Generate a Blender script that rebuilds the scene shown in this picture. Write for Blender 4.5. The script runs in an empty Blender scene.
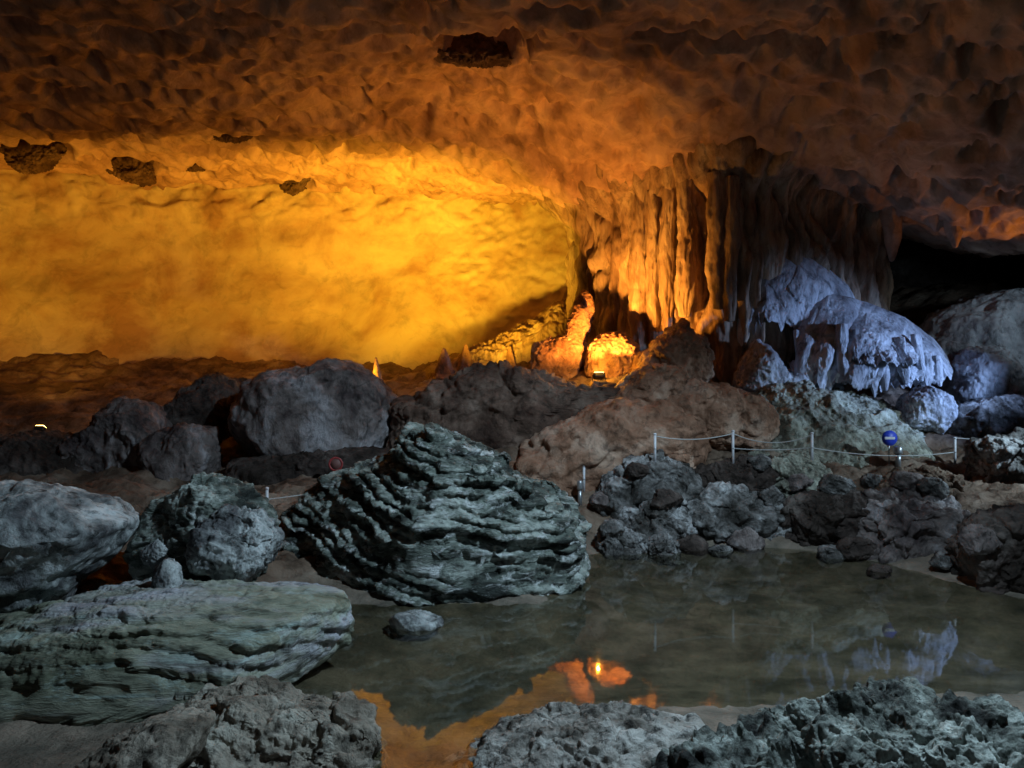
import bpy, math, random
import numpy as np
from mathutils import Vector

C = bpy.context.scene.collection
sc = bpy.context.scene
PI = math.pi

# ------------------------------------------------------------------ camera, world, exposure
EYE = 4.0                      # metres above the pool
FOC = 740.0                    # focal length for a 1024 px wide frame
cam_d = bpy.data.cameras.new('camera')
cam_d.sensor_width = 36.0
cam_d.lens = FOC / 1024 * 36.0
cam = bpy.data.objects.new('camera', cam_d); C.objects.link(cam)
cam.location = (0, 0, EYE); cam.rotation_euler = (PI / 2, 0, 0)
cam_d.clip_end = 200
sc.camera = cam

sc.view_settings.view_transform = 'Standard'
sc.view_settings.look = 'None'
sc.view_settings.gamma = 1.0
sc.view_settings.use_curve_mapping = False
sc.view_settings.exposure = 0.0
try:
    sc.cycles.use_denoising = True
    sc.cycles.max_bounces = 5
    sc.cycles.diffuse_bounces = 3
    sc.cycles.sample_clamp_indirect = 4
except Exception:
    pass

w = bpy.data.worlds.new('world'); sc.world = w; w.use_nodes = True
w.node_tree.nodes['Background'].inputs[0].default_value = (0.55, 0.62, 0.8, 1)
w.node_tree.nodes['Background'].inputs[1].default_value = 0.011


def at(px, py, d):
    return ((px - 512) / FOC * d, d, EYE + (384 - py) / FOC * d)


def lamp(name, loc, col, power, radius=0.1, target=None, cone=120, blend=0.6):
    if target is None:
        l = bpy.data.lights.new(name, 'POINT')
    else:
        l = bpy.data.lights.new(name, 'SPOT')
        l.spot_size = math.radians(cone); l.spot_blend = blend
    l.color = col; l.energy = power; l.shadow_soft_size = radius
    o = bpy.data.objects.new(name, l); C.objects.link(o)
    o.location = loc
    if target is not None:
        o.rotation_euler = (Vector(target) - Vector(loc)).to_track_quat('-Z', 'Y').to_euler()
    return o


YELLOW = (1.0, 0.495, 0.026)
AMBER = (1.0, 0.43, 0.03)
ORANGE = (1.0, 0.37, 0.045)
COOL = (0.60, 0.83, 1.0)
BLUE = (0.34, 0.54, 1.0)
# amber floods on the cave floor; orange, blue and cool spots out of view
lamp('amber_flood_light', at(598, 363, 22.5), AMBER, 150, 0.04)
lamp('amber_flood_light', at(598, 360, 22.45), ORANGE, 2400, 0.04, (0.2, 27.0, 11.6), 126, 1.0)
lamp('amber_flood_light', at(602, 360, 22.4), ORANGE, 2000, 0.04, (5.0, 24.4, 6.9), 60, 0.5)
lamp('amber_flood_light', at(395, 378, 24.6), YELLOW, 7600, 0.2, at(385, 218, 33), 82, 1.0)
lamp('amber_flood_light', at(495, 374, 24.4), YELLOW, 5000, 0.2, at(500, 222, 32), 78, 1.0)
lamp('amber_flood_light', at(240, 384, 24.6), AMBER, 3300, 0.2, at(235, 210, 33), 86, 1.0)
lamp('amber_flood_light', at(50, 398, 24.6), AMBER, 2400, 0.2, at(50, 212, 33), 90, 1.0)
lamp('amber_flood_light', at(-150, 398, 24.0), AMBER, 1500, 0.2, at(-100, 215, 31), 96, 1.0)
lamp('amber_flood_light', at(365, 373, 24.0), YELLOW, 60, 0.05)
lamp('orange_flood_light', (15.6, 21.6, 6.6), ORANGE, 110, 0.2, (14.0, 22.0, 9.6), 90, 0.8)
lamp('unseen_blue_spot', (16.4, 17.4, 5.6), BLUE, 3300, 0.2, (10.6, 23.4, 4.3), 52, 0.8)
lamp('unseen_blue_spot', (17.6, 19.0, 7.4), COOL, 330, 0.2, (16.0, 25.0, 5.6), 64, 0.8)  # added out-of-view spot, there only to brighten the pale rock slope
lamp('unseen_cool_spot', (5.4, 9.0, 10.6), COOL, 5000, 0.12, (0.2, 12.0, 0.0), 116, 0.7)
lamp('unseen_cool_spot', (14.2, 16.2, 4.8), COOL, 1000, 0.12, (9.0, 19.8, 1.2), 72, 0.7)  # added out-of-view spot that brightens the crusted slope and the bank


# ------------------------------------------------------------------ noise (numpy)
def _hash(ix, iy, iz, seed):
    h = (ix.astype(np.int64) * 374761393 + iy.astype(np.int64) * 668265263 + iz.astype(np.int64) * 2147483647 + seed * 974634721)
    h = (h ^ (h >> 13)) * 1274126177
    h = h & 0xFFFFFFFF
    h = h ^ (h >> 16)
    h = (h * 2246822519) & 0xFFFFFFFF
    return h ^ (h >> 13)


def perlin(p, seed=0):
    p = np.asarray(p, dtype=np.float64)
    i = np.floor(p).astype(np.int64); f = p - i
    u = f * f * f * (f * (f * 6 - 15) + 10)
    out = np.zeros(len(p))
    for dx in (0, 1):
        wx = u[:, 0] if dx else 1 - u[:, 0]
        for dy in (0, 1):
            wy = u[:, 1] if dy else 1 - u[:, 1]
            for dz in (0, 1):
                wz = u[:, 2] if dz else 1 - u[:, 2]
                h = _hash(i[:, 0] + dx, i[:, 1] + dy, i[:, 2] + dz, seed)
                gx = (h & 1023) / 511.5 - 1
                gy = ((h >> 10) & 1023) / 511.5 - 1
                gz = ((h >> 20) & 1023) / 511.5 - 1
                out += wx * wy * wz * (gx * (f[:, 0] - dx) + gy * (f[:, 1] - dy) + gz * (f[:, 2] - dz))
    return out * 1.2


def fbm(p, octv=4, seed=0, gain=0.5, ridged=False):
    a, s, tot = 1.0, 1.0, np.zeros(len(p))
    for k in range(octv):
        n = perlin(p * s + 17.3 * k, seed + k)
        if ridged:
            n = 0.5 - np.abs(n) * 2
        tot += a * n
        a *= gain; s *= 2.03
    return tot


def worley(p, seed=0):
    p = np.asarray(p, dtype=np.float64)
    i = np.floor(p).astype(np.int64)
    f1 = np.full(len(p), 9.0); f2 = np.full(len(p), 9.0); rid = np.zeros(len(p))
    for dx in (-1, 0, 1):
        for dy in (-1, 0, 1):
            for dz in (-1, 0, 1):
                cx, cy, cz = i[:, 0] + dx, i[:, 1] + dy, i[:, 2] + dz
                h = _hash(cx, cy, cz, seed)
                qx = cx + (h & 1023) / 1023
                qy = cy + ((h >> 10) & 1023) / 1023
                qz = cz + ((h >> 20) & 1023) / 1023
                d = np.sqrt((p[:, 0] - qx) ** 2 + (p[:, 1] - qy) ** 2 + (p[:, 2] - qz) ** 2)
                r = (_hash(cx, cy, cz, seed + 91) & 1023) / 1023
                closer = d < f1
                f2 = np.where(closer, f1, np.minimum(f2, d))
                rid = np.where(closer, r, rid)
                f1 = np.where(closer, d, f1)
    return f1, f2, rid


def smooth01(x):
    x = np.clip(x, 0, 1)
    return x * x * (3 - 2 * x)


# ------------------------------------------------------------------ mesh helpers
def link_mesh(name, verts, faces, m=None, parent=None, loc=(0, 0, 0), smooth=True):
    """verts are world (or, with a parent, parent-local) coordinates minus loc"""
    me = bpy.data.meshes.new(name)
    verts = np.asarray(verts, dtype=np.float32)
    faces = np.asarray(faces, dtype=np.int32)
    n, k = faces.shape
    me.vertices.add(len(verts)); me.vertices.foreach_set('co', verts.ravel())
    me.loops.add(n * k); me.loops.foreach_set('vertex_index', faces.ravel())
    me.polygons.add(n)
    me.polygons.foreach_set('loop_start', np.arange(0, n * k, k, dtype=np.int32))
    if smooth:
        me.polygons.foreach_set('use_smooth', np.ones(n, dtype=bool))
    me.update(calc_edges=True)
    if m:
        me.materials.append(m)
    o = bpy.data.objects.new(name, me); C.objects.link(o)
    o.location = loc
    if parent is not None:
        o.parent = parent
    return o


def grid_faces(n, m, wrap=False):
    idx = np.arange(n * m).reshape(n, m)
    if wrap:
        nx = np.roll(idx, -1, axis=1)
        a, b, c, d = idx[:-1], nx[:-1], nx[1:], idx[1:]
    else:
        a, b, c, d = idx[:-1, :-1], idx[:-1, 1:], idx[1:, 1:], idx[1:, :-1]
    return np.stack([a.ravel(), b.ravel(), c.ravel(), d.ravel()], axis=1)


_ico = {}


def ico(sub):
    if sub in _ico:
        return _ico[sub]
    t = (1 + 5 ** 0.5) / 2
    v = [(-1, t, 0), (1, t, 0), (-1, -t, 0), (1, -t, 0), (0, -1, t), (0, 1, t), (0, -1, -t), (0, 1, -t), (t, 0, -1), (t, 0, 1), (-t, 0, -1), (-t, 0, 1)]
    f = [(0, 11, 5), (0, 5, 1), (0, 1, 7), (0, 7, 10), (0, 10, 11), (1, 5, 9), (5, 11, 4), (11, 10, 2), (10, 7, 6), (7, 1, 8),
         (3, 9, 4), (3, 4, 2), (3, 2, 6), (3, 6, 8), (3, 8, 9), (4, 9, 5), (2, 4, 11), (6, 2, 10), (8, 6, 7), (9, 8, 1)]
    v = np.array(v, float); v /= np.linalg.norm(v, axis=1)[:, None]; f = np.array(f)
    for _ in range(sub):
        e = np.sort(np.concatenate([f[:, [0, 1]], f[:, [1, 2]], f[:, [2, 0]]]), axis=1)
        key = e[:, 0] * 10_000_000 + e[:, 1]
        u, inv = np.unique(key, return_inverse=True)
        a, b = u // 10_000_000, u % 10_000_000
        mid = v[a] + v[b]; mid /= np.linalg.norm(mid, axis=1)[:, None]
        base = len(v); v = np.concatenate([v, mid])
        n = len(f)
        m01, m12, m20 = base + inv[:n], base + inv[n:2 * n], base + inv[2 * n:]
        f = np.concatenate([np.stack([f[:, 0], m01, m20], 1), np.stack([f[:, 1], m12, m01], 1),
                            np.stack([f[:, 2], m20, m12], 1), np.stack([m01, m12, m20], 1)])
    _ico[sub] = (v, f)
    return _ico[sub]


def vnormals(v, f):
    a, b, c = v[f[:, 0]], v[f[:, 1]], v[f[:, 2]]
    fn = np.cross(b - a, c - a)
    if f.shape[1] == 4:
        fn = np.cross(c - a, v[f[:, 3]] - b)
    n = np.zeros_like(v)
    for k in range(f.shape[1]):
        for ax in range(3):
            n[:, ax] += np.bincount(f[:, k], weights=fn[:, ax], minlength=len(v))
    return n / (np.linalg.norm(n, axis=1)[:, None] + 1e-12)


def tps(pts, lam=0.02):
    """smooth surface through scattered heights (x, y, z)"""
    P = np.array([(a, b) for a, b, _ in pts], float); Z = np.array([c for _, _, c in pts], float)
    n = len(P)
    r2 = ((P[:, None] - P[None]) ** 2).sum(-1)
    K = np.where(r2 > 0, r2 * np.log(r2 + 1e-12) * 0.5, 0) + lam * n * np.eye(n)
    Q = np.c_[np.ones(n), P]
    A = np.block([[K, Q], [Q.T, np.zeros((3, 3))]])
    s = np.linalg.solve(A, np.r_[Z, 0, 0, 0])

    def f(x, y):
        sh = x.shape; x = x.ravel(); y = y.ravel()
        out = s[n] + s[n + 1] * x + s[n + 2] * y
        for k in range(n):
            q = (x - P[k, 0]) ** 2 + (y - P[k, 1]) ** 2
            out = out + s[k] * 0.5 * q * np.log(q + 1e-12)
        return out.reshape(sh)
    return f


def tag(o, label=None, cat=None, group=None, kind=None):
    if label: o['label'] = label
    if cat: o['category'] = cat
    if group: o['group'] = group
    if kind: o['kind'] = kind
    return o


def empty(name, loc, label, cat, group=None):
    o = bpy.data.objects.new(name, None); C.objects.link(o)
    o.location = loc; o.empty_display_size = 0.2
    return tag(o, label, cat, group)


# ------------------------------------------------------------------ materials
def rock_mat(name, dark, mid, light, scale=1.0, bump=0.35, rough=0.85, stretch=(1, 1, 1), spots=0.45, crust=None, spec=0.25):
    m = bpy.data.materials.new(name); m.use_nodes = True
    nt = m.node_tree; N = nt.nodes; L = nt.links
    b = N['Principled BSDF']
    b.inputs['Roughness'].default_value = rough
    b.inputs['Specular IOR Level'].default_value = spec
    tc = N.new('ShaderNodeTexCoord'); mp = N.new('ShaderNodeMapping')
    mp.inputs['Scale'].default_value = stretch
    L.new(tc.outputs['Object'], mp.inputs['Vector'])

    def noise(s, det, r=0.6, dist=0.0):
        n = N.new('ShaderNodeTexNoise')
        n.inputs['Scale'].default_value = s * scale; n.inputs['Detail'].default_value = det
        n.inputs['Roughness'].default_value = r; n.inputs['Distortion'].default_value = dist
        L.new(mp.outputs[0], n.inputs['Vector'])
        return n
    n1 = noise(0.9, 6, 0.62, 0.4)
    r1 = N.new('ShaderNodeValToRGB')
    e = r1.color_ramp.elements
    e[0].position = 0.38; e[0].color = (*dark, 1)
    e[1].position = 0.63; e[1].color = (*light, 1)
    k = e.new(0.5); k.color = (*mid, 1)
    L.new(n1.outputs['Fac'], r1.inputs['Fac'])
    # dark pits and lichen blotches
    n2 = noise(3.2, 5, 0.7, 0.6)
    r2 = N.new('ShaderNodeValToRGB'); q = r2.color_ramp.elements
    q[0].position = 0.34; q[0].color = (spots, spots, spots, 1)
    q[1].position = 0.5; q[1].color = (1, 1, 1, 1)
    L.new(n2.outputs['Fac'], r2.inputs['Fac'])
    mx = N.new('ShaderNodeMixRGB'); mx.blend_type = 'MULTIPLY'; mx.inputs['Fac'].default_value = 1
    L.new(r1.outputs[0], mx.inputs[1]); L.new(r2.outputs[0], mx.inputs[2])
    col = mx.outputs[0]
    if crust:
        n3 = noise(1.7, 7, 0.72, 0.9)
        r3 = N.new('ShaderNodeValToRGB'); z = r3.color_ramp.elements
        z[0].position = 0.54; z[0].color = (0, 0, 0, 1); z[1].position = 0.66; z[1].color = (1, 1, 1, 1)
        L.new(n3.outputs['Fac'], r3.inputs['Fac'])
        m2 = N.new('ShaderNodeMixRGB'); L.new(r3.outputs[0], m2.inputs['Fac'])
        L.new(col, m2.inputs[1]); m2.inputs[2].default_value = (*crust, 1)
        col = m2.outputs[0]
    L.new(col, b.inputs['Base Color'])
    nb = noise(5.5, 8, 0.68, 0.2); nb2 = noise(1.6, 5, 0.6, 0.5)
    ad = N.new('ShaderNodeMath'); ad.operation = 'MULTIPLY_ADD'
    L.new(nb2.outputs['Fac'], ad.inputs[0]); ad.inputs[1].default_value = 1.6; L.new(nb.outputs['Fac'], ad.inputs[2])
    bp = N.new('ShaderNodeBump'); bp.inputs['Strength'].default_value = bump; bp.inputs['Distance'].default_value = 0.14 / scale
    L.new(ad.outputs[0], bp.inputs['Height']); L.new(bp.outputs[0], b.inputs['Normal'])
    return m


def flat_mat(name, col, rough=0.5, metal=0.0, emit=None, power=0.0):
    m = bpy.data.materials.new(name); m.use_nodes = True
    nt = m.node_tree; N = nt.nodes; L = nt.links
    b = N['Principled BSDF']
    b.inputs['Roughness'].default_value = rough; b.inputs['Metallic'].default_value = metal
    tc = N.new('ShaderNodeTexCoord'); n = N.new('ShaderNodeTexNoise'); n.inputs['Scale'].default_value = 14; n.inputs['Detail'].default_value = 4
    L.new(tc.outputs['Object'], n.inputs['Vector'])
    r = N.new('ShaderNodeValToRGB'); e = r.color_ramp.elements
    e[0].position = 0.3; e[0].color = (*[c * 0.8 for c in col], 1); e[1].position = 0.6; e[1].color = (*col, 1)
    L.new(n.outputs['Fac'], r.inputs['Fac']); L.new(r.outputs[0], b.inputs['Base Color'])
    if emit:
        b.inputs['Emission Color'].default_value = (*emit, 1); b.inputs['Emission Strength'].default_value = power
    return m


M = {}
M['ceiling'] = rock_mat('ceiling_limestone', (0.34, 0.21, 0.15), (0.52, 0.34, 0.25), (0.64, 0.45, 0.34), 0.55, 0.4, spots=0.7)
M['wall'] = rock_mat('wall_limestone', (0.40, 0.26, 0.16), (0.56, 0.45, 0.30), (0.66, 0.58, 0.42), 0.3, 0.2, spots=0.75)
M['floor'] = rock_mat('cave_floor', (0.10, 0.065, 0.045), (0.21, 0.145, 0.105), (0.32, 0.25, 0.195), 0.8, 0.6, spots=0.5)
def add_sediment(m):
    # pale silt below the old water mark
    nt = m.node_tree; N = nt.nodes; L = nt.links; b = N['Principled BSDF']
    old = b.inputs['Base Color'].links[0].from_socket
    tc = N.new('ShaderNodeTexCoord'); sp = N.new('ShaderNodeSeparateXYZ'); L.new(tc.outputs['Object'], sp.inputs[0])
    mr = N.new('ShaderNodeMapRange'); mr.inputs[1].default_value = 0.05; mr.inputs[2].default_value = 0.45; L.new(sp.outputs['Z'], mr.inputs[0])
    nz = N.new('ShaderNodeTexNoise'); nz.inputs['Scale'].default_value = 1.1; nz.inputs['Detail'].default_value = 6; nz.inputs['Roughness'].default_value = 0.65; L.new(tc.outputs['Object'], nz.inputs['Vector'])
    r = N.new('ShaderNodeValToRGB'); e = r.color_ramp.elements
    e[0].position = 0.35; e[0].color = (0.085, 0.075, 0.06, 1); e[1].position = 0.66; e[1].color = (0.30, 0.235, 0.185, 1)
    k = e.new(0.5); k.color = (0.175, 0.145, 0.115, 1)
    L.new(nz.outputs['Fac'], r.inputs['Fac'])
    mx = N.new('ShaderNodeMixRGB'); L.new(mr.outputs[0], mx.inputs['Fac']); L.new(r.outputs[0], mx.inputs[1]); L.new(old, mx.inputs[2]); L.new(mx.outputs[0], b.inputs['Base Color'])


add_sediment(M['floor'])
M['grey'] = rock_mat('grey_green_rock', (0.035, 0.04, 0.036), (0.17, 0.195, 0.17), (0.47, 0.51, 0.47), 1.5, 0.9, stretch=(0.7, 0.8, 1.9), spots=0.15, crust=(0.62, 0.64, 0.64))
M['pale'] = rock_mat('pale_rock', (0.10, 0.10, 0.105), (0.38, 0.40, 0.40), (0.66, 0.69, 0.70), 1.3, 0.6, spots=0.15)
M['slab'] = rock_mat('banded_rock', (0.12, 0.13, 0.09), (0.30, 0.31, 0.24), (0.44, 0.44, 0.48), 0.9, 0.55, stretch=(0.35, 0.8, 2.0), spots=0.35, crust=(0.40, 0.50, 0.47))
M['pitted'] = rock_mat('pitted_pale_rock', (0.11, 0.095, 0.08), (0.32, 0.295, 0.265), (0.50, 0.485, 0.455), 2.0, 0.8, spots=0.12)
M['tan'] = rock_mat('tan_grey_rock', (0.14, 0.115, 0.09), (0.32, 0.28, 0.23), (0.46, 0.44, 0.38), 1.3, 0.7, spots=0.25)
M['crystal'] = rock_mat('dark_crystalline_rock', (0.03, 0.03, 0.028), (0.24, 0.26, 0.235), (0.58, 0.62, 0.58), 1.5, 0.9, spots=0.08)
M['rough'] = rock_mat('rough_rock', (0.05, 0.045, 0.04), (0.19, 0.18, 0.175), (0.52, 0.52, 0.53), 1.2, 0.8, spots=0.2)
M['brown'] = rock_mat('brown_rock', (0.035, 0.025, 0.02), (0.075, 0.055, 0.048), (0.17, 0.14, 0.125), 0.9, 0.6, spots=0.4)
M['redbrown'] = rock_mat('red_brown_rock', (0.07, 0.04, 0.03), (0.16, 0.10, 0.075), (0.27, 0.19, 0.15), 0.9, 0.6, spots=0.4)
M['block'] = rock_mat('grey_brown_rock', (0.08, 0.06, 0.06), (0.22, 0.18, 0.17), (0.46, 0.43, 0.45), 0.8, 0.6, stretch=(1.1, 1, 0.8), spots=0.4)
M['flow'] = rock_mat('flowstone', (0.20, 0.10, 0.06), (0.36, 0.20, 0.13), (0.52, 0.36, 0.27), 1.0, 0.7, spots=0.4, rough=0.6)
M['curtain'] = rock_mat('flowstone_drapery', (0.22, 0.14, 0.09), (0.38, 0.27, 0.19), (0.50, 0.40, 0.30), 0.9, 0.5, stretch=(1.6, 1.6, 0.35), spots=0.5, rough=0.6)
M['cascade'] = rock_mat('pale_flowstone', (0.24, 0.24, 0.26), (0.42, 0.43, 0.46), (0.58, 0.60, 0.64), 1.0, 0.6, stretch=(1.2, 1.2, 0.6), spots=0.4, rough=0.6)
M['moss'] = rock_mat('green_crust_rock', (0.16, 0.15, 0.12), (0.34, 0.34, 0.28), (0.52, 0.54, 0.46), 1.5, 0.9, spots=0.3)
M['metal'] = flat_mat('white_painted_metal', (0.75, 0.75, 0.8), 0.4)
M['steel'] = flat_mat('brushed_steel', (0.5, 0.52, 0.55), 0.35, 0.7)
M['rope'] = flat_mat('pale_rope', (0.55, 0.55, 0.55), 0.8)
M['sign_blue'] = flat_mat('blue_enamel', (0.03, 0.07, 0.62), 0.45)
M['sign_white'] = flat_mat('white_enamel', (0.8, 0.82, 0.88), 0.45)
M['sign_red'] = flat_mat('red_enamel', (0.42, 0.06, 0.06), 0.5)
M['sign_dull'] = flat_mat('dull_pink_enamel', (0.22, 0.10, 0.09), 0.6)
M['black'] = flat_mat('black_housing', (0.03, 0.03, 0.03), 0.5)
M['lens'] = flat_mat('lit_amber_lens', (0.9, 0.8, 0.5), 0.3, 0, (1.0, 0.66, 0.16), 14)

wm = bpy.data.materials.new('pool_water'); wm.use_nodes = True
N = wm.node_tree.nodes; L = wm.node_tree.links
for n in list(N):
    if n.type != 'OUTPUT_MATERIAL': N.remove(n)
out = [n for n in N if n.type == 'OUTPUT_MATERIAL'][0]
tr = N.new('ShaderNodeBsdfTransparent'); tr.inputs[0].default_value = (0.66, 0.66, 0.58, 1)
gl = N.new('ShaderNodeBsdfGlossy'); gl.inputs['Roughness'].default_value = 0.03; gl.inputs['Color'].default_value = (1, 1, 1, 1)
fr = N.new('ShaderNodeFresnel'); fr.inputs['IOR'].default_value = 1.40
tc = N.new('ShaderNodeTexCoord'); nz = N.new('ShaderNodeTexNoise'); nz.inputs['Scale'].default_value = 3.0; nz.inputs['Detail'].default_value = 2
bp = N.new('ShaderNodeBump'); bp.inputs['Strength'].default_value = 0.03; bp.inputs['Distance'].default_value = 0.02
L.new(tc.outputs['Object'], nz.inputs['Vector']); L.new(nz.outputs['Fac'], bp.inputs['Height'])
L.new(bp.outputs[0], gl.inputs['Normal']); L.new(bp.outputs[0], fr.inputs['Normal'])
mxs = N.new('ShaderNodeMixShader')
L.new(fr.outputs[0], mxs.inputs[0]); L.new(tr.outputs[0], mxs.inputs[1]); L.new(gl.outputs[0], mxs.inputs[2]); L.new(mxs.outputs[0], out.inputs[0])

# ------------------------------------------------------------------ the setting
def A3(*lst):
    return [at(*t) for t in lst]


floor_pts = []
# pool bottom
for x, y in ((-1, 9.6), (1, 10.2), (3, 10.4), (5.5, 10.5), (8, 11), (-1.4, 11.4), (0.6, 12), (3, 13), (6, 13), (9, 13), (2.4, 15), (5, 15.5), (7, 16), (3, 16.8), (-1.2, 8.2)):
    floor_pts.append((x, y, -0.28))
# shoreline (pool level)
for px, py in ((345, 600), (352, 655), (300, 672), (250, 695), (580, 603), (600, 552), (680, 547), (760, 545), (860, 558), (940, 580), (1000, 610), (1060, 632), (500, 708), (610, 703), (700, 706), (820, 700), (930, 690), (1030, 690), (375, 728), (490, 745)):
    d = FOC * EYE / (py - 384)
    floor_pts.append(((px - 512) / FOC * d, d, 0.0))
floor_pts += [(-1.9, 13.6, 0.02), (-0.6, 13.6, 0.02), (0.9, 13.7, 0.03)]
floor_pts += [(-1.0, 7.0, -0.12), (-0.5, 6.4, -0.05)]
# near bank
floor_pts += [(-6, 4, 0.1), (0, 4, 0.3), (6, 4, 0.1), (-3, 7.6, 0.06), (-5, 7.5, 0.05), (2.0, 6.5, 0.2), (4.5, 6.6, 0.1), (8, 7, 0.3), (-9, 7, 0.2)]
# left bank
floor_pts += [(-6, 10, 0.15), (-9, 11, 0.4), (-5, 13, 0.45), (-9, 14, 0.9), (-3.4, 14.5, 0.35), (-1, 15.5, 0.3), (-13, 14, 1.2), (-16, 18, 1.6)]
floor_pts += A3((300, 500, 17), (270, 512, 16.5), (200, 495, 19), (340, 470, 20.5), (90, 490, 19), (0, 470, 21), (440, 455, 20))
# left back slope rising to the wall
floor_pts += A3((0, 436, 24.5), (120, 432, 24.5), (0, 395, 28), (150, 398, 28), (0, 352, 32), (150, 362, 32), (300, 368, 31.5), (420, 372, 31), (450, 395, 26.5), (330, 410, 26), (520, 352, 31), (-150, 350, 32), (-150, 430, 25))
floor_pts += [(-26, 22, 2.6), (-30, 32, 6), (-30, 14, 2)]
# right bank, path and slope
floor_pts += A3((655, 462, 20.3), (733, 463, 20.3), (812, 462, 20.3), (890, 466, 19.6), (955, 464, 20), (700, 500, 19.2), (800, 505, 19), (880, 510, 18.6), (960, 510, 17.5), (1030, 500, 17),
                (620, 505, 19.2), (600, 470, 20.6), (560, 440, 21.5), (600, 383, 22.9), (560, 385, 24.5), (800, 400, 24), (900, 400, 24), (960, 340, 26), (1040, 320, 26), (720, 385, 24), (1100, 430, 20), (1100, 330, 25))
floor_pts += [(14, 12, 0.6), (14, 15, 1.4), (20, 16, 3), (24, 24, 6), (16, 32, 8), (8, 33, 6), (24, 32, 9), (20, 8, 2)]
floor_f = tps(floor_pts, 0.01)


def axis(lo, hi, fine_lo, fine_hi, df, dc):
    a = [lo]
    while a[-1] < hi:
        a.append(a[-1] + (df if fine_lo <= a[-1] <= fine_hi else dc))
    return np.array(a)


gx = axis(-32, 28, -9, 14, 0.06, 0.16); gy = axis(2, 36, 5, 21, 0.055, 0.13)
X, Y = np.meshgrid(gx, gy)
Z = floor_f(X, Y)
P = np.stack([X.ravel(), Y.ravel(), np.zeros(X.size)], 1)
dry = smooth01((Z.ravel() + 0.12) / 0.9)
far = smooth01((Y.ravel() - 21) / 5)
n_big = fbm(P * 0.55, 4, 5)
n_rid = fbm(P * np.array([0.9, 1.6, 1]), 4, 11, ridged=True)
n_fine = fbm(P * 2.6, 4, 21)
Zf = Z.ravel() + n_big * (0.05 + 0.32 * dry) + n_rid * (0.015 + 0.16 * dry+ 0.0 * far) + n_fine * (0.02 + 0.07 * dry)
V = np.stack([X.ravel(), Y.ravel(), Zf], 1)
fl = link_mesh('floor', V, grid_faces(*X.shape), M['floor']); tag(fl, 'brown cave floor of sand and broken rock around the pool', 'cave floor', kind='structure')


def ground(x, y):
    j = np.clip(np.searchsorted(gx, x), 1, len(gx) - 1); i = np.clip(np.searchsorted(gy, y), 1, len(gy) - 1)
    return float(Zf.reshape(X.shape)[i, j])


wx = np.linspace(-9, 20, 60); wy = np.linspace(5.6, 20.5, 40)
X2, Y2 = np.meshgrid(wx, wy)
wo = link_mesh('pool_water', np.stack([X2.ravel(), Y2.ravel(), np.zeros(X2.size)], 1), grid_faces(*X2.shape), wm)
tag(wo, 'still shallow pool reflecting the lit rocks', 'pool', kind='structure')

# ceiling: broad heights, scalloped relief, holes
ceil_pts = A3((0, 0, 17), (250, 0, 17), (512, 0, 17), (770, 0, 16.5), (1024, 0, 15), (0, 100, 23), (250, 100, 23.5), (512, 100, 23.5), (770, 100, 21), (1024, 100, 17.5),
              (-60, 178, 33), (150, 183, 33.5), (330, 190, 33.5), (560, 200, 32.5), (740, 172, 23.2), (640, 190, 24.8), (600, 206, 26.2), (680, 180, 24.2), (820, 158, 22.6), (870, 168, 22.2), (890, 212, 24.5), (960, 236, 23.5), (1030, 240, 22.5), (1100, 230, 21), (800, 215, 28))
ceil_pts += [(-15, 0, 12.4), (0, 0, 12.4), (15, 0, 11), (-24, 10, 12.6), (24, 10, 10), (-34, 30, 12), (28, 28, 9), (12, 34, 12), (-10, 40, 12.8), (0, 8, 12.7)]
ceil_f = tps(ceil_pts, 0.01)
gx2 = axis(-38, 30, -20, 18, 0.08, 0.25); gy2 = axis(-3, 38, 14, 34, 0.08, 0.3)
Xc, Yc = np.meshgrid(gx2, gy2)
Zc0 = ceil_f(Xc, Yc).ravel()
Pc = np.stack([Xc.ravel(), Yc.ravel(), np.zeros(Xc.size)], 1)
warp = np.stack([fbm(Pc * 0.5, 3, 31), fbm(Pc * 0.5, 3, 41), np.zeros(Xc.size)], 1)
f1, f2, rid = worley((Pc + warp * 0.9) * np.array([1.15, 0.85, 1]) + np.array([0, 0, 0.5]), 3)
f1b, f2b, ridb = worley((Pc + warp * 0.5) * np.array([2.3, 1.7, 1]) + np.array([3, 7, 0.5]), 8)
Zc = Zc0 + 0.35 * fbm(Pc * 0.22, 3, 51) - 0.12 + 0.66 * (np.exp(-(f1 / 0.38) ** 2) * (0.15 + rid) - 0.15) + 0.34 * np.exp(-(f1b / 0.42) ** 2) * ridb * 1.4 + 0.13 * fbm(Pc * 1.3, 3, 61)
rgt = smooth01((Xc.ravel() - 7) / 5)
Zc += rgt * 0.55 * np.exp(-(f1b / 0.4) ** 2) * ridb
for (px, py, d, rx, ry, h) in ((478, 50, 19.9, 1.3, 0.9, 1.6), (30, 150, 28.5, 1.6, 1.0, 1.5), (132, 165, 30, 1.2, 0.9, 1.3), (192, 166, 31, 0.8, 0.5, 0.7), (295, 182, 32.4, 0.8, 0.5, 0.8), (225, 135, 28, 1.4, 0.5, 0.6), (745, 38, 18.6, 2.6, 0.35, 0.5), (560, 12, 17.6, 1.0, 0.4, 0.4), (355, 192, 32.8, 0.7, 0.4, 0.5)):
    hx, hy, _ = at(px, py, d)
    q = ((Pc[:, 0] - hx) / rx) ** 2 + ((Pc[:, 1] - hy) / ry) ** 2 + 0.5 * perlin(Pc * 1.7, 71)
    Zc += h * smooth01((1.35 - q) / 0.7)
ce = link_mesh('ceiling', np.stack([Xc.ravel(), Yc.ravel(), Zc], 1), grid_faces(*Xc.shape), M['ceiling'])
tag(ce, 'low scalloped limestone ceiling of the cave', 'cave ceiling', kind='structure')

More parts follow.
